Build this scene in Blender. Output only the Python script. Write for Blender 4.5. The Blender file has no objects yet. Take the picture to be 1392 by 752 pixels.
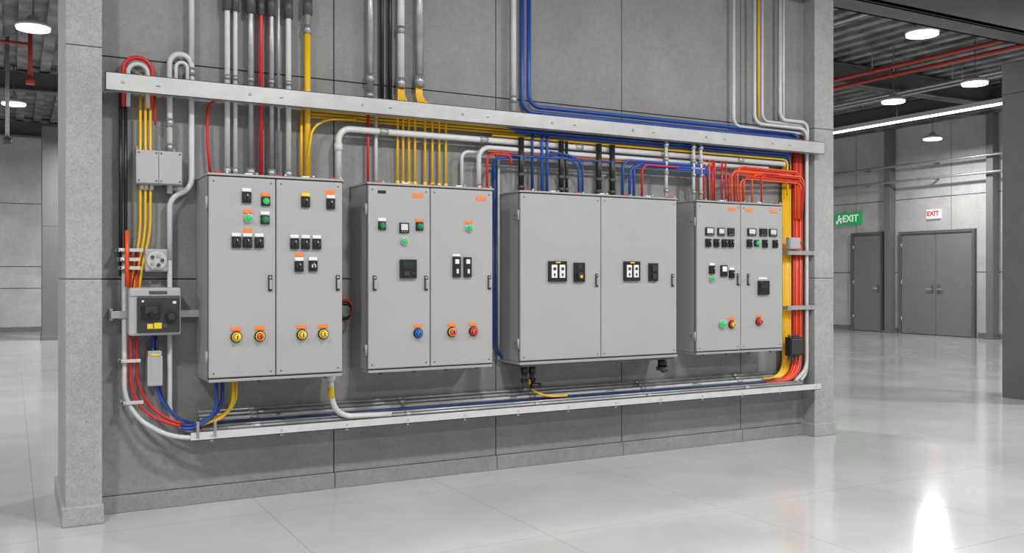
import bpy, math, random
from mathutils import Vector, Quaternion
random.seed(7)
SC=bpy.context.scene
COL=SC.collection

# ------------------------------------------------------------------ materials
MATS={}
def mat(name,col,rough=.5,metal=0.,noise=0.,nscale=8.,bump=0.,bscale=60.,emis=None,estr=0.,coat=0.):
    if name in MATS: return MATS[name]
    m=bpy.data.materials.new(name);m.use_nodes=True;nt=m.node_tree;b=nt.nodes["Principled BSDF"]
    b.inputs["Base Color"].default_value=(*col,1);b.inputs["Roughness"].default_value=rough;b.inputs["Metallic"].default_value=metal
    if coat: b.inputs["Coat Weight"].default_value=coat
    tc=nt.nodes.new("ShaderNodeTexCoord")
    if noise>0:
        n=nt.nodes.new("ShaderNodeTexNoise");n.inputs["Scale"].default_value=nscale;n.inputs["Detail"].default_value=6
        nt.links.new(tc.outputs["Object"],n.inputs["Vector"])
        r=nt.nodes.new("ShaderNodeMapRange");r.inputs[1].default_value=.3;r.inputs[2].default_value=.7
        r.inputs[3].default_value=1-noise;r.inputs[4].default_value=1+noise
        nt.links.new(n.outputs[0],r.inputs[0])
        mx=nt.nodes.new("ShaderNodeVectorMath");mx.operation='SCALE';mx.inputs[0].default_value=col
        nt.links.new(r.outputs[0],mx.inputs["Scale"]);nt.links.new(mx.outputs[0],b.inputs["Base Color"])
    if bump>0:
        n2=nt.nodes.new("ShaderNodeTexNoise");n2.inputs["Scale"].default_value=bscale;n2.inputs["Detail"].default_value=4
        nt.links.new(tc.outputs["Object"],n2.inputs["Vector"])
        bp=nt.nodes.new("ShaderNodeBump");bp.inputs["Strength"].default_value=bump;bp.inputs["Distance"].default_value=.01
        nt.links.new(n2.outputs[0],bp.inputs["Height"]);nt.links.new(bp.outputs[0],b.inputs["Normal"])
    if emis:
        b.inputs["Emission Color"].default_value=(*emis,1);b.inputs["Emission Strength"].default_value=estr
    MATS[name]=m;return m

def concrete(name,col,pores=True,bump=.12):
    m=bpy.data.materials.new(name);m.use_nodes=True;nt=m.node_tree;b=nt.nodes["Principled BSDF"];L=nt.links.new
    b.inputs["Roughness"].default_value=.72
    tc=nt.nodes.new("ShaderNodeTexCoord")
    def noise(s,d):
        n=nt.nodes.new("ShaderNodeTexNoise");n.inputs["Scale"].default_value=s;n.inputs["Detail"].default_value=d
        n.inputs["Roughness"].default_value=.66
        L(tc.outputs["Object"],n.inputs["Vector"]);return n
    def mr(src,a,c,lo,hi):
        r=nt.nodes.new("ShaderNodeMapRange");r.inputs[1].default_value=a;r.inputs[2].default_value=c
        r.inputs[3].default_value=lo;r.inputs[4].default_value=hi;L(src,r.inputs[0]);return r.outputs[0]
    def mul(a,c):
        q=nt.nodes.new("ShaderNodeMath");q.operation='MULTIPLY';L(a,q.inputs[0]);L(c,q.inputs[1]);return q.outputs[0]
    big=mr(noise(1.8,9).outputs[0],.3,.7,.84,1.13)
    med=mr(noise(24,6).outputs[0],.3,.7,.90,1.10)
    fine=mr(noise(150,3).outputs[0],.3,.7,.78,1.20)
    f=mul(mul(big,med),fine)
    if pores:
        v=nt.nodes.new("ShaderNodeTexVoronoi");v.inputs["Scale"].default_value=40;L(tc.outputs["Object"],v.inputs["Vector"])
        f=mul(f,mr(v.outputs["Distance"],.07,.15,.64,1.0))
    mx=nt.nodes.new("ShaderNodeVectorMath");mx.operation='SCALE';mx.inputs[0].default_value=col
    L(f,mx.inputs["Scale"]);L(mx.outputs[0],b.inputs["Base Color"])
    bp=nt.nodes.new("ShaderNodeBump");bp.inputs["Strength"].default_value=bump;bp.inputs["Distance"].default_value=.003
    L(f,bp.inputs["Height"]);L(bp.outputs[0],b.inputs["Normal"])
    return m

CONC=concrete("concrete_panel",(.262,.262,.259))
COLC=concrete("concrete_column",(.36,.36,.357))
FARC=concrete("concrete_far",(.52,.52,.515),False,.05)
SEAM=mat("seam_dark",(.05,.05,.05),.9)
CAB=mat("cabinet_paint",(.385,.385,.382),.45,noise=.025,nscale=3)
CABS=mat("cabinet_side_paint",(.33,.33,.33),.48)
TRIM=mat("cabinet_trim",(.40,.40,.40),.38,.3)
BASE=mat("cabinet_base_dark",(.10,.10,.10),.5)
WHITE=mat("white_conduit",(.60,.605,.605),.35,noise=.06,nscale=12)
GALV=mat("galvanised_steel",(.38,.385,.39),.36,.6,noise=.14,nscale=18)
CHAN=mat("strut_steel",(.47,.47,.47),.38,.5,noise=.08,nscale=9)
DGREY=mat("dark_fitting",(.07,.07,.075),.4)
BLK=mat("black_plastic",(.012,.012,.013),.35)
DPL=mat("dark_plate",(.035,.035,.037),.4)
RED=mat("red_cable",(.60,.018,.012),.38)
ORG=mat("orange_cable",(.82,.10,.015),.38)
YEL=mat("yellow_cable",(.85,.50,.008),.38)
BLUE=mat("blue_cable",(.012,.070,.33),.36)
DBLUE=mat("navy_cable",(.010,.035,.16),.36)
LORG=mat("orange_label",(.90,.22,.03),.5)
LYEL=mat("yellow_label",(.85,.60,.02),.5)
LWHT=mat("white_label",(.8,.8,.78),.5)
SCR=mat("meter_screen",(.62,.66,.64),.15)
SCRD=mat("dark_screen",(.02,.035,.03),.12)
GRN=mat("green_lens",(.01,.42,.11),.2,emis=(.02,.8,.2),estr=.2,coat=.3)
DGRN=mat("dark_green_lens",(.01,.22,.07),.25)
REDL=mat("red_lens",(.80,.07,.02),.25,coat=.5)
YELL=mat("yellow_lens",(.90,.62,.02),.25,coat=.5)
BLUL=mat("blue_lens",(.01,.15,.55),.25,coat=.5)
STEEL=mat("bright_screw",(.7,.7,.7),.25,.9)
BOXG=mat("box_grey",(.42,.42,.42),.42)
BOXW=mat("box_white",(.60,.60,.59),.4)
DOORM=mat("door_paint",(.20,.20,.202),.45)
FRAM=mat("door_frame_paint",(.12,.12,.12),.5)
BEAMM=mat("beam_paint",(.085,.086,.088),.55,noise=.1,nscale=3)
PIL=mat("pilaster_paint",(.17,.17,.17),.5)
DPIL=mat("dark_column_paint",(.10,.10,.10),.5,noise=.08,nscale=6)
CEIL=mat("ceiling_deck",(.16,.16,.16),.8,noise=.6,nscale=2.6,bump=1.,bscale=9)
LAMPH=mat("lamp_housing",(.6,.6,.6),.4,.2)
LAMPE=mat("lamp_glow",(1,1,1),.5,emis=(1,.995,.98),estr=5)
SIGNG=mat("sign_green",(.0,.28,.08),.4,emis=(.0,.5,.12),estr=.3)
SIGNW=mat("sign_white",(.85,.85,.85),.4,emis=(1,1,1),estr=.3)
SIGNR=mat("sign_red",(.7,.02,.02),.4)
SPRK=mat("sprinkler_red",(.34,.03,.02),.4)

def floor_mat():
    m=bpy.data.materials.new("polished_floor_tile");m.use_nodes=True;nt=m.node_tree;b=nt.nodes["Principled BSDF"];L=nt.links.new
    tc=nt.nodes.new("ShaderNodeTexCoord");mp=nt.nodes.new("ShaderNodeMapping")
    mp.inputs["Location"].default_value=(-.12,1.64,0)
    L(tc.outputs["Object"],mp.inputs["Vector"])
    br=nt.nodes.new("ShaderNodeTexBrick");br.offset=0;br.squash=1
    br.inputs["Scale"].default_value=1;br.inputs["Brick Width"].default_value=1.215;br.inputs["Row Height"].default_value=1.215
    br.inputs["Mortar Size"].default_value=.0022;br.inputs["Mortar Smooth"].default_value=.1
    br.inputs["Color1"].default_value=(.51,.51,.508,1);br.inputs["Color2"].default_value=(.522,.522,.52,1);br.inputs["Mortar"].default_value=(.31,.31,.31,1)
    L(mp.outputs[0],br.inputs["Vector"])
    n=nt.nodes.new("ShaderNodeTexNoise");n.inputs["Scale"].default_value=1.3;n.inputs["Detail"].default_value=8;L(tc.outputs["Object"],n.inputs["Vector"])
    r=nt.nodes.new("ShaderNodeMapRange");r.inputs[1].default_value=.3;r.inputs[2].default_value=.7;r.inputs[3].default_value=.91;r.inputs[4].default_value=1.07
    L(n.outputs[0],r.inputs[0])
    mx=nt.nodes.new("ShaderNodeVectorMath");mx.operation='SCALE';L(br.outputs["Color"],mx.inputs[0]);L(r.outputs[0],mx.inputs["Scale"])
    L(mx.outputs[0],b.inputs["Base Color"])
    r2=nt.nodes.new("ShaderNodeMapRange");r2.inputs[1].default_value=.3;r2.inputs[2].default_value=.7;r2.inputs[3].default_value=.08;r2.inputs[4].default_value=.15
    L(n.outputs[0],r2.inputs[0]);L(r2.outputs[0],b.inputs["Roughness"])
    b.inputs["IOR"].default_value=1.65
    return m
FLOOR=floor_mat()

# ------------------------------------------------------------------ mesh builder
class M:
    def __init__(s): s.v=[];s.f=[];s.mi=[];s.sm=[];s.mats=[]
    def _m(s,m):
        if m not in s.mats: s.mats.append(m)
        return s.mats.index(m)
    def box(s,x0,x1,y0,y1,z0,z1,m):
        i=len(s.v);k=s._m(m)
        s.v+=[(x,y,z) for z in (z0,z1) for y in (y0,y1) for x in (x0,x1)]
        for f in ((0,2,3,1),(4,5,7,6),(0,1,5,4),(2,6,7,3),(0,4,6,2),(1,3,7,5)):
            s.f.append([i+a for a in f]);s.mi.append(k);s.sm.append(False)
        return s
    def sweep(s,pts,r,m,n=10,cap=True,radii=None):
        k=s._m(m);pts=[Vector(p) for p in pts];N=len(pts)
        T=[]
        for i in range(N):
            a=pts[max(i-1,0)];b=pts[min(i+1,N-1)];T.append((b-a).normalized())
        up=Vector((0,0,1)) if abs(T[0].z)<.9 else Vector((1,0,0))
        u=T[0].cross(up).normalized();base=len(s.v)
        for i in range(N):
            if i: u=(T[i-1].rotation_difference(T[i])@u).normalized()
            w=T[i].cross(u).normalized();rr=radii[i] if radii else r
            for j in range(n):
                a=2*math.pi*j/n;s.v.append(tuple(pts[i]+(u*math.cos(a)+w*math.sin(a))*rr))
        for i in range(N-1):
            for j in range(n):
                a=base+i*n+j;b=base+i*n+(j+1)%n
                s.f.append([a,b,b+n,a+n]);s.mi.append(k);s.sm.append(True)
        if cap:
            s.f.append([base+j for j in range(n)][::-1]);s.mi.append(k);s.sm.append(False)
            s.f.append([base+(N-1)*n+j for j in range(n)]);s.mi.append(k);s.sm.append(False)
        return s
    def cyl(s,p0,p1,r,m,n=16,r2=None):
        return s.sweep([p0,p1],r,m,n,radii=[r,r if r2 is None else r2])
    def tube(s,pts,r,m,R=.06,n=10):
        P=[Vector(p) for p in pts];out=[P[0]]
        for i in range(1,len(P)-1):
            a=P[i-1]-P[i];b=P[i+1]-P[i]
            L=min(R,a.length*.49,b.length*.49);A=P[i]+a.normalized()*L;B=P[i]+b.normalized()*L
            for q in range(9):
                t=q/8;c1=A+(P[i]-A)*.55;c2=B+(P[i]-B)*.55
                out.append(A*(1-t)**3+c1*3*t*(1-t)**2+c2*3*t*t*(1-t)+B*t**3)
        out.append(P[-1])
        o=[out[0]]
        for p in out[1:]:
            if (p-o[-1]).length>1e-4:o.append(p)
        return s.sweep(o,r,m,n)
    def done(s,name,parent=None,bevel=0.):
        me=bpy.data.meshes.new(name);me.from_pydata(s.v,[],s.f);me.update()
        for m in s.mats: me.materials.append(m)
        for p,k,q in zip(me.polygons,s.mi,s.sm): p.material_index=k;p.use_smooth=q
        ob=bpy.data.objects.new(name,me);COL.objects.link(ob)
        if parent: ob.parent=parent
        if bevel:
            bm=ob.modifiers.new("bevel","BEVEL");bm.width=bevel;bm.segments=2;bm.limit_method='ANGLE';bm.angle_limit=math.radians(50)
        return ob
def empty(name):
    e=bpy.data.objects.new(name,None);e.empty_display_size=.1;COL.objects.link(e);return e

# ------------------------------------------------------------------ room shell
M().box(-10.2,19.9,-14,20.8,-.2,0,FLOOR).done("floor")
m=M().box(-10.2,19.9,-14,20.8,5.15,5.3,CEIL)
x=-10.
while x<19.3:
    m.box(x,x+.16,-14,20.4,5.07,5.16,CEIL);x+=.36
m.done("ceiling")
def panel_wall(name,axis,pos,a0,a1,zs,step,m_,thick=.3):
    q=M();
    e=.009
    if axis=='x': q.box(pos+.03,pos+thick,a0,a1,0,5.15,SEAM)
    else: q.box(a0,a1,pos+.03,pos+thick,0,5.15,SEAM)
    a=a0
    while a<a1-.01:
        b=min(a+step,a1)
        for z0,z1 in zip(zs[:-1],zs[1:]):
            if axis=='x': q.box(pos,pos+.03,a+e,b-e,z0+e,z1-e,m_)
            else: q.box(a+e,b-e,pos,pos+.03,z0+e,z1-e,m_)
        a=b
    return q.done(name)
panel_wall("wall_right",'x',19.34,-14,20.4,[0,1.5,3.3,5.15],2.75,FARC)
panel_wall("wall_back",'y',20.4,-10.2,19.6,[0,1.1,1.65,3.25,5.15],3.2,FARC)
M().box(-10.2,-10,-14,20.4,0,5.15,FARC).done("wall_left")
M().box(19.31,19.34,-14,7.3,0,.12,PIL).box(19.31,19.34,9.45,9.75,0,.12,PIL).box(19.31,19.34,10.9,20.4,0,.12,PIL).done("baseboard_right")
M().box(-10,19.3,20.37,20.4,0,.12,PIL).done("baseboard_back")

# partition wall (concrete panels on core)
XS=[.44,1.872,3.083,4.197,5.43,6.20];ZS=[.10,1.385,2.70,3.86]
q=M().box(.40,6.25,.02,.55,0,3.86,SEAM)
e=.0035
for a,b in zip(XS[:-1],XS[1:]):
    for z0,z1 in zip(ZS[:-1],ZS[1:]): q.box(a+e,b-e,0,.03,z0+e,z1-e,CONC)
    for z0,z1 in ((0,1.385),(1.385,2.7),(2.7,3.86)): q.box(a+e,b-e,.54,.58,z0+e,z1-e,CONC)
q.done("wall_partition",bevel=.002)
q=M()
for a,b in zip(XS[:-1],XS[1:]): q.box(a+.002,b-.002,-.022,.02,0,.10,CONC)
q.done("baseboard_partition",bevel=.004)
def column(name,x0,x1,y0,y1,z1,m_,seams,pl=.02):
    q=M().box(x0+.006,x1-.006,y0+.006,y1-.006,0,z1,SEAM)
    zz=[.0]+seams+[z1]
    for a,b in zip(zz[:-1],zz[1:]): q.box(x0,x1,y0,y1,a+.002,b-.002,m_)
    if pl: q.box(x0-pl,x1+pl*.4,y0-pl,y1+pl,0,.11,m_)
    return q.done(name,bevel=.006)
column("concrete_column",.262,.45,-.21,.72,3.86,COLC,[1.385,2.7])
column("concrete_column",6.165,6.40,-.13,.62,3.86,COLC,[1.385,2.7])
column("steel_column",10.08,10.62,-.22,.70,3.86,DPIL,[3.5],0)
q=M()
q.box(.1,14.,-.24,-.20,3.86,4.30,BEAMM).box(.1,14.,.02,.06,3.86,4.30,BEAMM).box(.1,14.,-.24,.06,3.86,3.90,BEAMM).box(.1,14.,-.24,.06,4.26,4.30,BEAMM)
q.done("partition_beam_1",bevel=.006)  # dark beam running over the partition and the open bay
column("steel_column",.58,1.05,16.6,17.1,4.7,PIL,[2.5])
# roof beams
def ibeam(q,ax,p,a0,a1,z0,z1,w=.22):
    for (u0,u1,w0,w1) in ((-w/2,w/2,z0,z0+.03),(-w/2,w/2,z1-.03,z1),(-.015,.015,z0,z1)):
        if ax=='y': q.box(p+u0,p+u1,a0,a1,w0,w1,BEAMM)
        else: q.box(a0,a1,p+u0,p+u1,w0,w1,BEAMM)
    return q
for p in (-4.,2.9,8.2,16.6,):
    ibeam(M(),'y',p,-13.9,20.3,4.76,5.06).done("steel_roof_beam")
for p in (5.2,12.6,18.6):
    ibeam(M(),'x',p,-9.9,18.95,4.70,5.04,.26).done("steel_roof_beam")

# ceiling pipes
for xx,r_ in ((11.85,.032),(12.35,.032)):
    q=M().cyl((xx,-6,4.62),(xx,20.3,4.62),r_,SPRK,12)
    for yy in range(-5,20,3): q.cyl((xx,yy,4.60),(xx,yy,5.07),.008,GALV,6); q.cyl((xx,yy-.04,4.62),(xx,yy+.04,4.62),r_+.01,SPRK,12)
    q.done("sprinkler_pipe")
q=M()
for xx in (13.8,14.05,9.3,16.2): q.cyl((xx,-6,4.66),(xx,20.3,4.66),.025,GALV,8)
for yy in range(-5,20,3):
    for xx in (13.8,14.05,9.3,16.2): q.cyl((xx,yy,4.66),(xx,yy,5.07),.006,GALV,6)
q.cyl((-.06,10.1,3.5),(-.06,10.1,5.07),.03,GALV,12).cyl((-.06,10.1,3.42),(-.06,10.1,3.52),.06,DGREY,12)
q.done("ceiling_conduit_run")
q=M().cyl((.23,8.8,4.2),(.23,8.8,5.07),.03,SPRK,12).cyl((.23,8.8,4.13),(.23,8.8,4.22),.06,SPRK,14).cyl((.23,8.8,4.7),(-3,8.8,4.7),.022,SPRK,10)
q.done("sprinkler_drop")
q=M().box(-3.4,-2.0,-4,20,4.72,5.0,GALV)
for yy in range(-4,20,2): q.box(-3.42,-1.98,yy,yy+.05,4.70,5.02,GALV)
q.done("ventilation_duct")
# wall mounted rails on right wall
q=M()
for zz in (3.72,4.1): q.cyl((19.0,0,zz),(19.0,20.3,zz),.03,GALV,10)
for yy in range(0,20,2): q.box(19.02,19.34,yy+.3,yy+.33,3.70,3.74,PIL).box(19.02,19.34,yy+.3,yy+.33,4.08,4.12,PIL)
q.done("pipe_rail")
for yy in (1.4,4.15,6.9,9.62,12.4,15.15):
    q=M().box(19.12,19.335,yy-.085,yy+.085,0,5.06,PIL).box(19.08,19.335,yy-.12,yy+.12,0,.05,PIL);q.done("steel_pilaster",bevel=.01)

# doors on right wall
def wall_door(name,y0,y1,z1,leaves):
    e_=empty(name)
    q=M().box(19.25,19.36,y0-.07,y0,0,z1+.07,FRAM).box(19.25,19.36,y1,y1+.07,0,z1+.07,FRAM).box(19.25,19.36,y0,y1,z1,z1+.07,FRAM);q.done("frame",e_,.004)
    w=(y1-y0)/leaves
    for i in range(leaves):
        a=y0+i*w+.006;b=y0+(i+1)*w-.006
        q=M().box(19.28,19.335,a,b,.01,z1-.006,DOORM);q.done("leaf_%d"%(i+1),e_,.006)
        hy=(b-.08) if (i==0 and leaves==2) else a+.08
        q=M().box(19.265,19.285,hy-.025,hy+.025,1.0,1.2,FRAM).cyl((19.24,hy,1.1),(19.28,hy,1.1),.014,STEEL,10)
        if hy>(a+b)/2: q.box(19.225,19.245,hy-.13,hy+.015,1.085,1.115,STEEL)
        else: q.box(19.225,19.245,hy-.015,hy+.13,1.085,1.115,STEEL)
        q.done("handle_%d"%(i+1),e_)
        hh=M();hb=a if (i==0 and leaves==2) else b
        for z in (.3,1.2,2.1): hh.cyl((19.27,hb,z),(19.27,hb,z+.12),.014,STEEL,8)
        hh.done("hinges_%d"%(i+1),e_)
wall_door("door_1",7.42,9.32,2.43,2)
wall_door("door_2",9.92,10.79,2.46,1)
def text(s,size,loc,rot,m_,parent,name,ext=.004):
    c=bpy.data.curves.new(name,"FONT");c.body=s;c.size=size;c.extrude=ext;c.offset=.004;c.align_x='CENTER';c.align_y='CENTER'
    c.materials.append(m_);o=bpy.data.objects.new(name,c);o.location=loc;o.rotation_euler=rot;COL.objects.link(o);o.parent=parent;return o
e_=empty("exit_sign")
M().box(19.24,19.34,10.56,11.36,2.76,3.07,SIGNG).done("panel",e_,.01)
text("EXIT",.25,(19.232,10.85,2.91),(math.pi/2,0,-math.pi/2),SIGNW,e_,"lettering")
q=M().box(19.234,19.242,11.18,11.26,2.86,2.95,SIGNW).box(19.234,19.242,11.14,11.18,2.80,2.88,SIGNW).box(19.234,19.242,11.26,11.32,2.79,2.87,SIGNW).box(19.234,19.242,11.11,11.18,2.91,2.94,SIGNW).cyl((19.234,11.22,2.99),(19.242,11.22,2.99),.03,SIGNW,12)
q.done("running_figure",e_)
e_=empty("warning_sign")
M().box(19.28,19.34,8.25,8.62,2.78,3.0,SIGNW).done("panel",e_,.01)
text("EXIT",.16,(19.272,8.435,2.9),(math.pi/2,0,-math.pi/2),SIGNR,e_,"lettering")
# ------------------------------------------------------------------ lamps
def highbay(x,y,z=4.4,power=120,r=.19):
    e_=empty("high_bay_lamp")
    q=M();prof=[(.0,.0),(.0,r),(.015,r+.012),(.04,r),(.065,r*.80),(.08,r*.35),(.14,r*.30),(.15,r*.1)]
    q.sweep([(x,y,z+.003+h_+.0001*i) for i,(h_,_) in enumerate(prof)],1,LAMPH,28,radii=[max(k_,.001) for _,k_ in prof])
    q.cyl((x,y,z+.14),(x,y,5.07),.007,DGREY,8)
    q.done("housing",e_)
    M().cyl((x,y,z-.022),(x,y,z+.004),r*.97,LAMPE,28,r).done("lens",e_)
    if power>0:
        l=bpy.data.lights.new("lamp_light","AREA");l.shape='DISK';l.size=.36;l.energy=power;l.color=(1,.995,.985)
        o=bpy.data.objects.new("lamp_light",l);o.location=(x,y,z-.03);COL.objects.link(o);o.parent=e_
# hall lamps seen in the frame run dimmer to keep their floor reflections low
for (x,y,p) in ((9.87,1.6,14),(13.12,3.13,30),(13.25,4.73,30),(.226,6.57,16),(.03,12.2,30)): highbay(x,y,power=p)
for (x,y,p) in ((5.0,4.0,240),(5.5,9.5,240),(17.6,7.2,120),(-5,11,300),(9.0,16,240),(-2.6,5.5,200),(2.2,15.6,240),(12.6,-2.6,330),(16.8,-1.8,330),(-5,-2,150)): highbay(x,y,power=p)  # lamps added and boosted, mostly out of view, to light the hall instead
for (x,y) in ((-1.2,-3.3),(2.2,-3.3),(5.6,-3.3),(9.2,-4.6),(1.0,-7.6),(5.9,-7.6)): highbay(x,y,power=118)
e_=empty("linear_led_light")
M().box(15.05,15.17,1.0,13.,4.42,4.5,LAMPH).done("housing",e_)
M().box(15.065,15.155,1.02,12.98,4.395,4.425,LAMPE).done("diffuser",e_)
q=M()
for yy in (1.5,4,7,10,12.5): q.cyl((15.11,yy,4.5),(15.11,yy,5.07),.006,DGREY,6)
q.done("hanger_wires",e_)

# ------------------------------------------------------------------ cabinets
def label(q,x,z,w,h,y,m_): q.box(x-w/2,x+w/2,y-.003,y+.001,z-h/2,z+h/2,m_)
def selector(q,x,z,y,tag=LWHT,w=.052):
    q.box(x-w/2,x+w/2,y-.016,y,z-.034,z+.030,BLK)
    q.cyl((x,y-.016,z-.002),(x,y-.024,z-.002),.020,DPL,18)
    q.box(x-.005,x+.005,y-.036,y-.022,z-.018,z+.016,BLK)
    q.box(x-.002,x+.002,y-.038,y-.035,z+.004,z+.015,LWHT)
    if tag: q.box(x-w/2,x+w/2,y-.010,y,z+.032,z+.052,tag)
def lamp(q,x,z,y,lens,plate=BLK,tag=None,r=.019,w=.052):
    if plate: q.box(x-w/2,x+w/2,y-.010,y,z-w/2,z+w/2,plate)
    q.cyl((x,y,z),(x,y-.018,z),r+.006,STEEL if plate is None else DPL,20)
    q.sweep([(x,y-.016,z),(x,y-.026,z),(x,y-.033,z),(x,y-.036,z)],r,lens,20,radii=[r,r,r*.75,r*.3])
    if tag: q.box(x-w/2,x+w/2,y-.006,y,z+w/2+.004,z+w/2+.024,tag)
def button(q,x,z,y,ring,lens,tag=None):
    if tag: q.box(x-.030,x+.030,y-.004,y,z+.036,z+.058,tag)
    q.cyl((x,y,z),(x,y-.012,z),.033,BLK,24)
    q.cyl((x,y-.012,z),(x,y-.020,z),.027,ring,24)
    q.cyl((x,y-.019,z),(x,y-.0215,z),.021,BLK,24)
    q.sweep([(x,y-.018,z),(x,y-.034,z),(x,y-.040,z),(x,y-.042,z)],.02,lens,20,radii=[.017,.019,.015,.006])
    q.box(x-.003,x+.003,y-.045,y-.040,z-.012,z+.012,BLK)
def meter(q,x,z,y,w=.06,h=.06,scr=SCR):
    q.box(x-w/2,x+w/2,y-.012,y,z-h/2,z+h/2,BLK)
    q.box(x-w*.36,x+w*.36,y-.015,y-.010,z-h*.22,z+h*.38,scr)
    for k in (-1,0,1): q.cyl((x+k*w*.24,y-.011,z-h*.35),(x+k*w*.24,y-.016,z-h*.35),w*.05,STEEL,8)
def cabinet(x0,x1,p,seams,handles=(),z0=.80,z1=1.99,thick=False):
    e_=empty("electrical_cabinet");y=-p
    q=M().box(x0,x1,y+.028,-.002,z0,z1,CABS);q.done("body",e_,.006)
    q=M().box(x0-.006,x1+.006,y-.004,-.0,z1,z1+.012,TRIM)
    n=int((x1-x0)/.2)
    for i in range(n+1):
        xx=x0+.06+(x1-x0-.12)*i/n
        q.box(xx-.022,xx+.022,y-.002,y+.03,z1+.012,z1+.020,LWHT if i%2 else RED)
        q.cyl((xx+.05,y+.015,z1+.012),(xx+.05,y+.015,z1+.026),.008,STEEL,8)
    q.done("top_cap",e_,.002)
    q=M()
    if thick:
        q.box(x0-.004,x1+.004,y-.004,-.004,z0-.018,z0,TRIM).box(x0+.02,x1-.02,y+.01,-.02,z0-.034,z0-.018,BASE)
    else:
        q.box(x0+.004,x1-.004,y+.004,-.01,z0-.016,z0,TRIM)
    for i in range(4):
        xx=x0+.1+(x1-x0-.2)*i/3;q.cyl((xx,y+.04,z0-.03),(xx,y+.04,z0-.01),.012,DGREY,8)
    q.done("base_rail",e_,.002)
    xs=[x0]+seams+[x1]
    for i,(a,b) in enumerate(zip(xs[:-1],xs[1:])):
        M().box(a+.003,b-.003,y,y+.024,z0+.010,z1-.008,CAB).done("door_%d"%(i+1),e_,.005)
        M().box(a,b,y+.018,y+.03,z0,z1,BASE).done("gasket_%d"%(i+1),e_)
    q=M()
    for z in (z0+.13,z1-.16):
        q.cyl((x0-.008,y+.012,z-.035),(x0-.008,y+.012,z+.035),.008,CABS,10)
        q.box(x0-.006,x0+.0,y+.035,y+.085,z-.025,z+.025,CABS)
        q.cyl((x0-.008,y+.06,z),(x0-.004,y+.06,z),.008,DGREY,10)
    for a,b in zip(xs[:-1],xs[1:]):
        for xx in (a+.03,b-.03):
            for z in (z0+.035,z1-.035): q.cyl((xx,y-.002,z),(xx,y+.002,z),.005,DGREY,8)
    q.done("hinges",e_)
    q=M()
    for hx,hz in handles:
        q.box(hx-.012,hx+.012,y-.008,y,hz-.048,hz+.048,DPL)
        q.box(hx-.007,hx+.007,y-.022,y-.006,hz-.036,hz+.020,CHAN)
        q.cyl((hx,y-.006,hz+.034),(hx,y-.011,hz+.034),.007,CHAN,12)
    if handles: q.done("handles",e_,.002)
    return e_,M()

# cabinet 1
c,q=cabinet(.996,1.801,.40,[1.387],handles=((1.352,1.361),(1.768,1.361)));y=-.40
selector(q,1.213,1.868,y);lamp(q,1.325,1.847,y,GRN,BLK,LORG);lamp(q,1.222,1.743,y,GRN,None,LORG);lamp(q,1.321,1.737,y,DGRN,BLK,LWHT)
label(q,1.222,1.672,.052,.024,y,LORG)
for xx in (1.154,1.218,1.286): selector(q,xx,1.603,y)
selector(q,1.565,1.855,y,LYEL);label(q,1.722,1.918,.055,.03,y,LORG);selector(q,1.722,1.849,y,LWHT)
for xx in (1.498,1.565,1.634): selector(q,xx,1.600,y)
selector(q,1.525,1.463,y,LWHT);label(q,1.530,1.534,.056,.022,y,LORG);selector(q,1.611,1.466,y,LWHT);q.cyl((1.611,y-.02,1.464),(1.611,y-.03,1.464),.013,LWHT,14)
button(q,1.154,1.046,y,YELL,YELL,LORG);button(q,1.291,1.046,y,YELL,REDL,LORG);button(q,1.543,1.047,y,YELL,YELL,LORG);button(q,1.675,1.048,y,YELL,YELL,LORG)
q.done("controls",c,.0015)
# cabinet 2
c,q=cabinet(1.986,2.882,.34,[2.418],handles=((2.030,1.358),(2.386,1.357),(2.853,1.36)));y=-.34
label(q,2.08,1.942,.055,.02,y,BLK);label(q,2.329,1.929,.075,.028,y,LORG);label(q,2.792,1.929,.075,.028,y,LORG)
lamp(q,2.08,1.725,y,DGRN,BLK,LWHT);meter(q,2.231,1.715,y,.066,.066);lamp(q,2.339,1.727,y,DGRN,BLK,LORG);lamp(q,2.231,1.629,y,GRN,None)
lamp(q,2.697,1.727,y,GRN,None,LORG)
q.box(2.20,2.314,y-.02,y,1.388,1.51,BLK);q.box(2.215,2.299,y-.024,y-.018,1.45,1.498,SCRD);q.box(2.222,2.262,y-.03,y-.018,1.405,1.435,DPL);q.cyl((2.285,y-.02,1.42),(2.285,y-.028,1.42),.01,DPL,12)
for xx in (2.605,2.686):
    q.box(xx-.028,xx+.028,y-.016,y,1.395,1.53,BLK);q.box(xx-.014,xx+.014,y-.02,y-.014,1.485,1.515,LWHT);q.box(xx-.006,xx+.006,y-.03,y-.014,1.42,1.450,LWHT)
q.box(2.577,2.633,y-.006,y,1.534,1.55,LWHT)
button(q,2.329,1.03,y,BLUL,BLUL,LORG);button(q,2.572,1.03,y,YELL,REDL,LORG);button(q,2.731,1.03,y,REDL,REDL,LORG)
q.done("controls",c,.0015)
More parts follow.
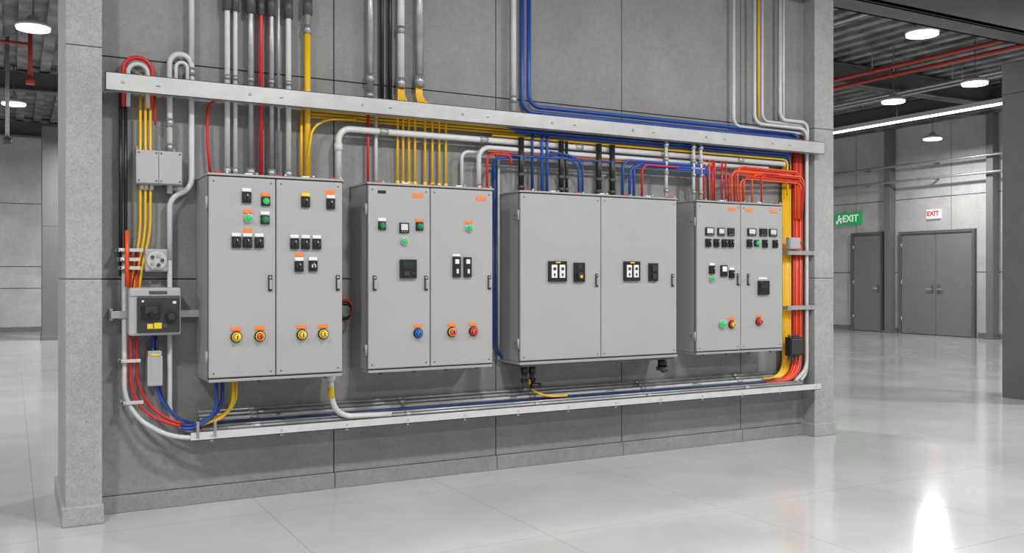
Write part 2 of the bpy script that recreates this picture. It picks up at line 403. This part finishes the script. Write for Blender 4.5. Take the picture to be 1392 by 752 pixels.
# cabinet 3
c,q=cabinet(3.106,4.486,.32,[3.784],handles=((3.745,1.373),(4.443,1.372)),thick=True);y=-.32
def outlet(q,x,z,w,h):
    q.box(x-w/2,x+w/2,y-.018,y,z-h/2,z+h/2,BLK)
    for s_ in (-1,1):
        q.box(x+s_*w*.22-w*.15,x+s_*w*.22+w*.15,y-.024,y-.016,z-h*.32,z+h*.32,LWHT)
        q.cyl((x+s_*w*.22,y-.024,z+h*.12),(x+s_*w*.22,y-.028,z+h*.12),.012,DPL,14);q.box(x+s_*w*.22-.006,x+s_*w*.22+.006,y-.027,y-.022,z-h*.24,z-h*.1,BLK)
    q.box(x-.02,x+.02,y-.02,y-.017,z+h*.40,z+h*.46,LYEL)
outlet(q,3.406,1.437,.15,.145);outlet(q,4.055,1.440,.145,.145)
q.box(3.545,3.635,y-.018,y,1.36,1.50,BLK);q.box(3.575,3.605,y-.024,y-.016,1.45,1.485,DPL);q.cyl((3.59,y-.018,1.405),(3.59,y-.034,1.405),.024,DPL,18);q.box(3.584,3.602,y-.037,y-.033,1.39,1.41,LYEL)
q.box(4.213,4.295,y-.018,y,1.365,1.50,BLK);q.box(4.232,4.276,y-.03,y-.016,1.44,1.485,DPL);q.cyl((4.254,y-.018,1.40),(4.254,y-.03,1.40),.02,DPL,18)
q.done("controls",c,.0015)
# cabinet 4
c,q=cabinet(4.715,5.634,.28,[5.173],handles=((5.141,1.376),(5.251,1.376)));y=-.28
for xx in (5.079,5.259,5.534): label(q,xx,1.94,.08,.026,y,LORG)
meter(q,4.842,1.757,y,.085,.062);meter(q,4.96,1.757,y,.07,.062);meter(q,5.063,1.757,y,.07,.062,SCRD)
meter(q,5.285,1.762,y,.09,.06);meter(q,5.412,1.762,y,.08,.062,SCRD);meter(q,5.518,1.762,y,.085,.062)
for i,xx in enumerate((4.827,4.910,4.994,5.063)): selector(q,xx,1.668,y,None)
for i,xx in enumerate((5.259,5.339,5.428,5.542)):
    if i==1: lamp(q,xx,1.672,y,GRN,BLK)
    else: selector(q,xx,1.672,y,None)
selector(q,4.864,1.455,y);q.box(4.955,5.02,y-.016,y,1.40,1.49,BLK).box(4.965,5.01,y-.02,y-.014,1.44,1.48,LWHT);selector(q,5.07,1.42,y,LWHT)
lamp(q,4.864,1.385,y,GRN,None,r=.02)
q.box(5.353,5.471,y-.018,y,1.25,1.365,BLK).box(5.37,5.455,y-.024,y-.016,1.30,1.345,SCRD).box(5.36,5.40,y-.022,y-.016,1.345,1.36,DPL)
label(q,5.41,1.385,.09,.018,y,LWHT)
lamp(q,4.971,1.02,y,GRN,None,None,r=.026);button(q,5.071,1.015,y,REDL,YELL,LORG);button(q,5.363,1.03,y,REDL,REDL,LORG)
q.done("controls",c,.0015)

# ------------------------------------------------------------------ strut channel
q=M().box(.467,6.20,-.205,-.200,2.464,2.569,CHAN).box(.467,6.20,-.205,-.150,2.564,2.569,CHAN).box(.467,6.20,-.205,-.150,2.464,2.469,CHAN)
q.box(.467,.472,-.205,-.15,2.464,2.569,CHAN)
xx=.56
while xx<6.15:
    q.cyl((xx,-.213,2.517),(xx,-.204,2.517),.009,GALV,6);xx+=.72
xx=.75
while xx<6.1:
    q.box(xx-.012,xx+.012,-.2062,-.2045,2.508,2.514,BASE);xx+=.72
for xx in (.9,1.95,3.02,4.55,5.2,6.12): q.box(xx-.02,xx+.02,-.155,-.002,2.485,2.55,CHAN)
q.done("strut_channel",bevel=.001)

# ------------------------------------------------------------------ lower cable tray
q=M().box(.93,6.155,-.215,-.21,.422,.472,WHITE).box(.93,6.155,-.215,-.002,.422,.428,GALV)
for i in range(13):
    xx=1.05+i*.42;q.box(xx-.010,xx+.010,-.214,-.002,.412,.423,GALV);q.cyl((xx,-.220,.447),(xx,-.214,.447),.005,GALV,6)
    if i%2: q.box(xx-.008,xx+.008,-.2,-.01,.535,.541,GALV)
q.done("cable_tray",bevel=.001)

# ------------------------------------------------------------------ conduits
q=M()   # white and grey rigid conduits
TOP=3.85
def V(x,z0,z1,r,m_,y=-.06): q.cyl((x,y,z0),(x,y,z1),r,m_,12)
def coup(x,z,r,y=-.06,m_=None,h=.05): q.cyl((x,y,z),(x,y,z+h),r,m_ or GALV,12)
for x_,m_,r_ in ((1.172,WHITE,.017),(1.221,WHITE,.013),(1.316,GALV,.019),(1.445,GALV,.017),(1.553,WHITE,.018)):
    V(x_,2.006,TOP,r_,m_);coup(x_,3.05,r_+.012,m_=DGREY,h=.14);coup(x_,2.03,r_+.008);coup(x_,3.2,r_+.006);coup(x_,2.62,r_+.004,h=.03)
V(1.49,2.006,TOP,.010,GALV)
V(1.677,2.98,TOP,.022,GALV);coup(1.677,2.97,.026,h=.05);coup(1.677,3.09,.032,h=.12,m_=DGREY)
V(2.101,2.60,TOP,.023,GALV);coup(2.101,2.7,.030);coup(2.101,2.59,.03,h=.04)
V(2.322,2.68,TOP,.025,WHITE);coup(2.322,2.68,.032,h=.07);coup(2.322,3.05,.031)
V(2.457,2.72,TOP,.029,GALV);coup(2.457,2.70,.037,h=.08)
V(3.196,2.60,TOP,.020,WHITE);coup(3.196,2.66,.026)
V(2.143,2.006,2.6,.012,WHITE)
# left goose-necks
q.tube([(.834,-.06,1.9),(.834,-.06,2.745),(.960,-.06,2.745),(.960,-.06,1.93),(.834,-.06,1.88),(.834,-.06,1.5)],.017,WHITE,.065,12)
q.tube([(.866,-.09,2.50),(.866,-.09,2.69),(.931,-.09,2.69),(.931,-.09,2.5)],.011,WHITE,.032,10)
V(.960,2.70,TOP,.017,WHITE);coup(.96,2.62,.023);coup(.834,2.3,.023);coup(.834,2.15,.023)
q.tube([(.834,-.06,1.6),(.834,-.06,.50),(1.05,-.19,.455),(1.3,-.19,.455)],.015,WHITE,.12,12)
q.tube([(.579,-.08,1.55),(.579,-.08,.60),(.86,-.2,.43),(1.1,-.2,.46)],.014,WHITE,.16,12)
# inner arch
q.tube([(.600,-.08,2.40),(.600,-.08,2.655),(.708,-.08,2.655),(.708,-.08,2.40)],.013,WHITE,.053,10)
# big white feed
q.tube([(1.87,-.10,2.006),(1.87,-.10,2.368),(5.83,-.10,2.368)],.021,WHITE,.08,14)
coup(1.87,2.006,.032,-.10,h=.03);coup(1.87,2.22,.027,-.10,m_=WHITE)
for xx in (2.15,2.9,3.7,4.5,5.3): q.cyl((xx,-.10,2.368),(xx+.06,-.10,2.368),.026,GALV,12)
q.tube([(2.776,-.07,2.006),(2.776,-.07,2.28),(2.95,-.07,2.28)],.013,WHITE,.05)
q.tube([(2.885,-.12,2.006),(2.885,-.12,2.312),(5.62,-.12,2.312)],.018,WHITE,.08,12)
coup(2.885,2.006,.028,-.12,h=.04)
# valves over cabinet 3/4
for x_ in (4.517,4.792,4.868):
    q.cyl((x_,-.15,2.006),(x_,-.15,2.46),.013,WHITE,12)
    for z_ in (2.06,2.2,2.31,2.42): q.cyl((x_,-.15,z_),(x_,-.15,z_+.03),.020,GALV,12)
q.box(4.80,4.86,-.17,-.13,2.22,2.26,BLUE).box(4.76,4.90,-.165,-.135,2.26,2.275,GALV)
# right group
q.tube([(5.294,-.06,TOP),(5.294,-.06,2.655),(6.145,-.06,2.655),(6.145,-.06,.56),(5.98,-.14,.50)],.016,WHITE,.08,12)
q.tube([(5.491,-.10,TOP),(5.491,-.10,2.69),(6.10,-.10,2.69),(6.10,-.10,.6),(5.9,-.16,.50)],.015,WHITE,.08,12)
q.tube([(5.616,-.06,TOP),(5.616,-.06,2.725),(6.14,-.06,2.725),(6.14,-.06,2.6)],.013,WHITE,.07,12)
q.tube([(5.803,-.08,TOP),(5.803,-.08,2.75),(6.12,-.09,2.75),(6.12,-.09,2.6)],.015,WHITE,.07,12)
V(5.860,2.75,TOP,.014,WHITE)
# tray conduits
for y_,z_,r_,m_ in ((-.03,.565,.014,GALV),(-.065,.545,.015,GALV),(-.10,.525,.013,WHITE),(-.185,.480,.013,GALV)):
    q.cyl((1.0,y_,z_),(5.95,y_,z_),r_,m_,12)
    for xx in (1.3,2.3,3.3,4.3,5.3): q.cyl((xx,y_,z_),(xx+.05,y_,z_),r_+.005,GALV,12)
q.cyl((1.0,-.16,.495),(5.95,-.16,.495),.010,GALV,10)
# cabinet 1 lower feed
q.tube([(1.775,-.25,.785),(1.775,-.25,.60),(1.86,-.20,.50),(2.2,-.19,.49)],.018,WHITE,.1,12)
q.cyl((1.775,-.25,.74),(1.775,-.25,.785),.026,WHITE,12)
q.tube([(3.085,-.04,2.28),(3.085,-.04,.80)],.008,WHITE)
q.done("conduit_run")

q=M()   # yellow
q.cyl((1.677,-.06,2.006),(1.677,-.06,2.98),.020,YEL,12);q.cyl((1.640,-.05,2.006),(1.640,-.05,2.47),.009,YEL,10)
q.tube([(1.66,-.09,2.1),(1.70,-.09,2.36),(1.80,-.08,2.425),(2.0,-.07,2.44)],.008,YEL,.05)
for i,(x_,z_) in enumerate(((.668,2.5),(.696,2.5),(.724,2.5))):
    q.tube([(x_,-.07,2.6),(x_,-.07,1.93),(x_,-.07,1.66),(.635+.02*i,-.07,1.46),(.60+.03*i,-.07,1.30)],.008,YEL,.08)
for k,z_ in enumerate((2.478,2.456,2.436)):
    q.tube([(1.70,-.05,z_),(5.88+.025*k,-.05,z_),(5.88+.025*k,-.05,2.2)],.008,YEL,.05)
q.tube([(3.0,-.10,2.408),(5.87,-.10,2.408),(5.87,-.10,2.1)],.009,YEL,.05)
for k in range(5):
    x_=5.868+.021*k
    q.tube([(x_,-.05,2.46),(x_,-.05,.62),(x_-.12,-.10,.54),(x_-.3,-.12,.535)],.0095,YEL,.08)
for i,xt in enumerate((2.298,2.338,2.38,2.425,2.50,2.555,2.607,2.657)):
    xs_=2.305+.012*i if i<4 else 2.437+.012*(i-4)
    q.tube([(xs_,-.06,2.74),(xs_,-.06,2.62),(xt,-.06,2.52),(xt,-.06,2.006)],.0085,YEL,.04)
    q.cyl((xt,-.06,2.006),(xt,-.06,2.05),.013,LYEL,10)
q.tube([(1.178,-.2,.784),(1.178,-.2,.56),(.95,-.17,.50),(.9,-.17,.5)],.011,YEL,.12)
q.tube([(1.20,-.18,.784),(1.20,-.18,.58),(1.0,-.15,.52)],.009,YEL,.12)
q.tube([(3.27,-.16,.66),(3.29,-.16,.58),(3.42,-.16,.525),(3.6,-.15,.52)],.008,YEL,.06)
q.cyl((1.775,-.25,.63),(1.775,-.25,.70),.0195,YEL,12)
q.cyl((5.574,-.06,2.75),(5.574,-.06,TOP),.010,YEL,10)
q.done("yellow_cable_bundle")

q=M()   # blue
q.tube([(3.269,-.06,TOP),(3.269,-.06,2.605),(6.0,-.06,2.605),(6.0,-.06,2.3)],.016,BLUE,.09,12)
q.tube([(3.325,-.06,TOP),(3.325,-.06,2.648),(6.04,-.06,2.648),(6.04,-.06,2.3)],.016,BLUE,.09,12)
q.tube([(3.40,-.10,2.590),(6.0,-.10,2.590)],.011,BLUE)
for k,z_ in enumerate((2.482,2.458,2.434)):
    q.tube([(3.02+.05*k,-.09,2.5),(3.15+.05*k,-.09,z_),(5.9,-.09,z_),(5.9,-.09,2.2)],.0105,BLUE,.05)
for x_ in (3.307,3.388,3.432): q.tube([(x_,-.14,2.006),(x_,-.14,2.38),(x_+.03,-.10,2.43)],.011,DBLUE if x_<3.35 else BLUE,.03)
for k,x_ in enumerate((3.70,3.735)): q.tube([(x_,-.15,2.006),(x_,-.15,2.22+.03*k),(3.62,-.15,2.27+.03*k),(3.45,-.15,2.28+.03*k)],.009,BLUE,.1)
for k,x_ in enumerate((4.165,4.205,4.10)): q.tube([(x_,-.15,2.006),(x_,-.15,2.25+.02*k),(4.95,-.15,2.25+.02*k),(4.95,-.15,2.006)],.011,BLUE,.07)
q.tube([(2.98,-.15,2.265),(4.05,-.15,2.27)],.008,BLUE)
for x_ in (3.030,3.056): q.tube([(x_,-.06,2.2),(x_,-.06,.86),(3.2,-.06,.76)],.0075,DBLUE,.06)
q.tube([(3.028,-.08,2.1),(3.028,-.08,2.255),(3.25,-.15,2.255)],.010,BLUE,.06)
for k,x_ in enumerate((1.08,1.115)):
    q.tube([(x_,-.2,.784),(x_,-.2,.56+.02*k),(.94,-.18,.49+.02*k),(.88,-.18,.50+.02*k)],.012,DBLUE if k else BLUE,.12)
q.tube([(.753,-.08,1.06),(.755,-.08,.85),(.80,-.08,.62),(.93,-.13,.505),(6.0,-.13,.508)],.008,DBLUE,.12)
q.tube([(.733,-.10,1.06),(.735,-.10,.80),(.80,-.10,.60),(.98,-.14,.49),(1.3,-.14,.49)],.009,BLUE,.12)
q.cyl((5.952,-.03,.6),(5.952,-.03,2.6),.008,BLUE,10)
q.done("blue_cable_bundle")

q=M()   # red / orange
q.cyl((1.380,-.06,2.006),(1.380,-.06,TOP),.013,RED,12);q.cyl((1.380,-.06,3.05),(1.380,-.06,3.16),.022,DGREY,12)
q.tube([(1.150,-.05,2.50),(1.06,-.05,2.47),(1.052,-.05,2.25),(1.075,-.05,2.006)],.009,RED,.08)
q.tube([(.575,-.07,2.40),(.575,-.07,2.695),(.735,-.07,2.695),(.735,-.07,2.40)],.013,RED,.078,12)
q.tube([(.748,-.09,2.55),(.748,-.09,2.3)],.006,RED)
q.cyl((2.083,-.07,2.006),(2.083,-.07,2.58),.009,RED,10)
q.cyl((.590,-.12,1.34),(.590,-.12,1.67),.012,ORG,12)
for k,x_ in enumerate((.612,.648)):
    q.tube([(x_,-.09+.015*k,1.56),(x_,-.09+.015*k,.66+.03*k),(x_+.22,-.16+.015*k,.50),(1.15,-.16+.015*k,.49)],.009,RED,.14)
q.tube([(2.93,-.16,2.006),(2.93,-.16,2.265),(3.12,-.16,2.265),(3.12,-.16,2.2)],.009,RED,.06)
q.tube([(4.268,-.17,2.006),(4.268,-.17,2.265),(4.62,-.17,2.265)],.009,RED,.06)
q.tube([(2.95,-.13,2.285),(5.1,-.13,2.282)],.005,ORG)
for k in range(5):
    x_=5.975+.024*k
    q.tube([(x_,-.07-.005*(k%2),2.60),(x_,-.07-.005*(k%2),.66),(x_-.14,-.14,.53-.01*(k%3)),(x_-.40,-.15,.50)],.0100,ORG if k in(1,3) else RED,.10)
tops=[4.90,4.95,5.0,5.145,5.17,5.195,5.22,5.245,5.27,5.295,5.33,5.41,5.51]
for k,x_ in enumerate(tops):
    z_=2.18+.014*(k%8)
    y_=-.15-.006*(k%5)
    if k<3:
        q.tube([(x_,y_,2.006),(x_,y_,z_+.10),(x_+.05,-.10,2.36)],.0075,ORG if k%2 else RED,.05);continue
    end=5.975+.02*(k%5)
    q.tube([(x_,y_,2.006),(x_,y_,z_+.03),(end,-.09-.006*(k%5),z_+.03),(end,-.08-.006*(k%4),1.9)],.0075,ORG if k%3 else RED,.07)
for x_ in (5.08,5.12,4.98): q.cyl((x_,-.16,2.006),(x_,-.16,2.34),.007,RED,8)
for k in range(3): q.tube([(1.803,-.12-.03*k,1.25-.01*k),(1.96,-.10,1.25-.02*k),(1.96,-.10,1.12+.01*k),(1.803,-.12-.03*k,1.11)],.007,RED if k==0 else BLK,.05)
q.done("red_cable_bundle")

q=M()   # black
for x_ in (.562,.588): q.cyl((x_,-.06,1.40),(x_,-.06,2.52),.011,BLK,12)
for x_ in (2.19,2.248): q.cyl((x_,-.05,2.5),(x_,-.05,TOP),.014,BLK,12)
for x_,r_ in ((3.215,.021),(3.553,.020),(3.60,.012),(3.887,.022),(4.009,.022)):
    q.cyl((x_,-.14,2.006),(x_,-.14,2.40),r_,BLK,12)
    for z_ in (2.03,2.12): q.cyl((x_,-.14,z_),(x_,-.14,z_+.025),r_+.006,DGREY,12)
q.done("black_cable_bundle")

# cable glands beneath cabinet 3
q=M()
for gx,gz in ((3.235,.60),(3.30,.60)):
    q.cyl((gx,-.15,.70),(gx,-.15,.766),.026,BLK,14);q.cyl((gx,-.15,gz),(gx,-.15,.70),.018,DGREY,14);q.cyl((gx,-.15,.64),(gx,-.15,.665),.027,BLK,8)
q.cyl((3.27,-.19,.615),(3.345,-.19,.615),.02,BLK,12)
q.done("cable_gland")
q=M();q.cyl((4.44,-.2,.70),(4.44,-.2,.766),.036,BLK,14);q.cyl((4.44,-.2,.67),(4.44,-.2,.70),.046,DGREY,14);q.tube([(4.44,-.2,.69),(4.44,-.2,.665),(4.50,-.16,.665)],.016,BLK,.03)
q.done("cable_gland")

# ------------------------------------------------------------------ left equipment
e_=empty("junction_box")
q=M().box(.640,.889,-.13,-.02,1.945,2.146,BOXG);q.done("body",e_,.008)
q=M().box(.637,.7605,-.140,-.128,1.950,2.142,BOXG).box(.7625,.892,-.140,-.128,1.950,2.142,BOXG);q.done("lid",e_,.003)
q=M()
for xx in (.652,.748,.776,.880):
    for zz in (1.964,2.128): q.cyl((xx,-.140,zz),(xx,-.144,zz),.005,DGREY,8)
for xx in (.675,.70,.73,.80): q.cyl((xx,-.08,1.915),(xx,-.08,1.948),.012,BOXW if xx<.78 else DGREY,10)
for xx in (.66,.85): q.box(xx-.015,xx+.015,-.06,-.02,2.14,2.17,GALV)
q.box(.84,.93,-.05,-.03,1.92,1.94,GALV)
q.done("fittings",e_)
e_=empty("terminal_box")
q=M().box(.69,.822,-.09,-.02,1.428,1.565,BOXG);q.done("body",e_,.012)
q=M().cyl((.756,-.09,1.497),(.756,-.10,1.497),.055,BOXW,24)
for a in range(5):
    an=a*1.256;q.cyl((.756+.03*math.cos(an),-.10,1.497+.03*math.sin(an)),(.756+.03*math.cos(an),-.112,1.497+.03*math.sin(an)),.011,BOXG if a%2 else DGREY,10)
q.box(.72,.79,-.105,-.095,1.44,1.452,GALV)
q.done("terminals",e_)
e_=empty("disconnect_switch")
M().box(.592,.880,-.19,-.02,1.055,1.335,BOXG).done("body",e_,.014)
M().box(.596,.876,-.198,-.188,1.285,1.33,BOXG).box(.636,.870,-.205,-.188,1.072,1.280,DPL).done("faceplate",e_,.006)
q=M().box(.66,.76,-.222,-.2,1.155,1.235,BLK).box(.675,.745,-.232,-.22,1.185,1.225,DPL).box(.70,.72,-.245,-.225,1.165,1.2,BLK)
q.cyl((.82,-.205,1.165),(.82,-.225,1.165),.034,BLK,24).cyl((.82,-.225,1.165),(.82,-.240,1.165),.02,DPL,20)
q.box(.727,.77,-.208,-.203,1.095,1.13,LYEL).box(.69,.722,-.208,-.203,1.095,1.125,LYEL).box(.775,.80,-.208,-.203,1.10,1.125,DGREY)
q.box(.66,.672,-.208,-.203,1.25,1.262,LWHT).box(.83,.85,-.208,-.203,1.24,1.255,LWHT).box(.70,.80,-.202,-.197,1.297,1.315,DGREY)
q.done("operator",e_,.002)
M().box(.505,.60,-.10,-.06,1.155,1.197,CHAN).box(.87,1.0,-.10,-.06,1.155,1.197,CHAN).box(.50,.52,-.06,-.0,1.14,1.21,CHAN).done("support_bracket",bevel=.002)
q=M().box(.704,.780,-.13,-.02,.752,.96,BOXG).box(.70,.784,-.138,-.128,.755,.93,BOXG).cyl((.725,-.08,.96),(.725,-.08,1.03),.01,DGREY,10).cyl((.758,-.08,.96),(.758,-.08,1.03),.01,DGREY,10).box(.715,.77,-.142,-.136,.93,.945,LYEL)
q.done("surge_protector_box",bevel=.004)
q=M()
for zz,x0,x1 in ((1.555,.535,.68),(1.50,.545,.66),(1.45,.55,.665),(.905,.548,.665),(.66,.56,.68)):
    q.box(x0,x1,-.115,-.100,zz-.010,zz+.010,WHITE);q.box(x0,x0+.012,-.115,0,zz-.010,zz+.010,WHITE);q.cyl((x0+.02,-.12,zz),(x0+.02,-.114,zz),.006,STEEL,8)
q.done("pipe_clamp",bevel=.002)
q=M()
for xx in (.97,1.07): q.box(xx-.008,xx+.008,-.222,-.05,.44,.535,GALV)
q.done("cable_strap",bevel=.002)

# ------------------------------------------------------------------ right equipment
q=M()
for zz in (1.605,1.13):
    q.box(5.84,6.16,-.135,-.120,zz-.018,zz+.018,CHAN);q.box(5.84,6.16,-.135,-.10,zz+.014,zz+.018,CHAN)
    for xx in (5.86,6.12): q.box(xx-.012,xx+.012,-.12,0,zz-.012,zz+.012,CHAN);q.cyl((xx,-.142,zz),(xx,-.134,zz),.008,STEEL,6)
q.done("strut_bracket",bevel=.002)
q=M().box(5.83,5.96,-.16,-.12,1.635,1.735,BOXG).box(5.836,5.954,-.168,-.158,1.641,1.729,BOXG).cyl((5.97,-.14,1.69),(6.01,-.14,1.69),.012,DGREY,10)
q.done("terminal_box",bevel=.004)
q=M().box(5.83,5.985,-.17,-.11,.72,.88,BLK).box(5.84,5.975,-.18,-.168,.735,.865,DPL)
for k in range(4): q.cyl((5.85+.035*k,-.14,.88),(5.85+.035*k,-.14,.90),.010,DGREY,8).cyl((5.85+.035*k,-.14,.68),(5.85+.035*k,-.14,.72),.010,DGREY,8)
q.done("splice_enclosure",bevel=.005)

# ------------------------------------------------------------------ world + camera
w=bpy.data.worlds.new("world");SC.world=w;w.use_nodes=True
bg=w.node_tree.nodes["Background"];bg.inputs[0].default_value=(.98,.99,1,1);bg.inputs[1].default_value=.46
SC.view_settings.view_transform='Standard'
cd=bpy.data.cameras.new("camera");cd.sensor_width=36;cd.lens=36*1243/1392
co=bpy.data.objects.new("camera",cd);co.location=(0,-5.88,1.4);co.rotation_euler=(math.pi/2,0,-math.atan2(.4799,.8773))
COL.objects.link(co);SC.camera=co
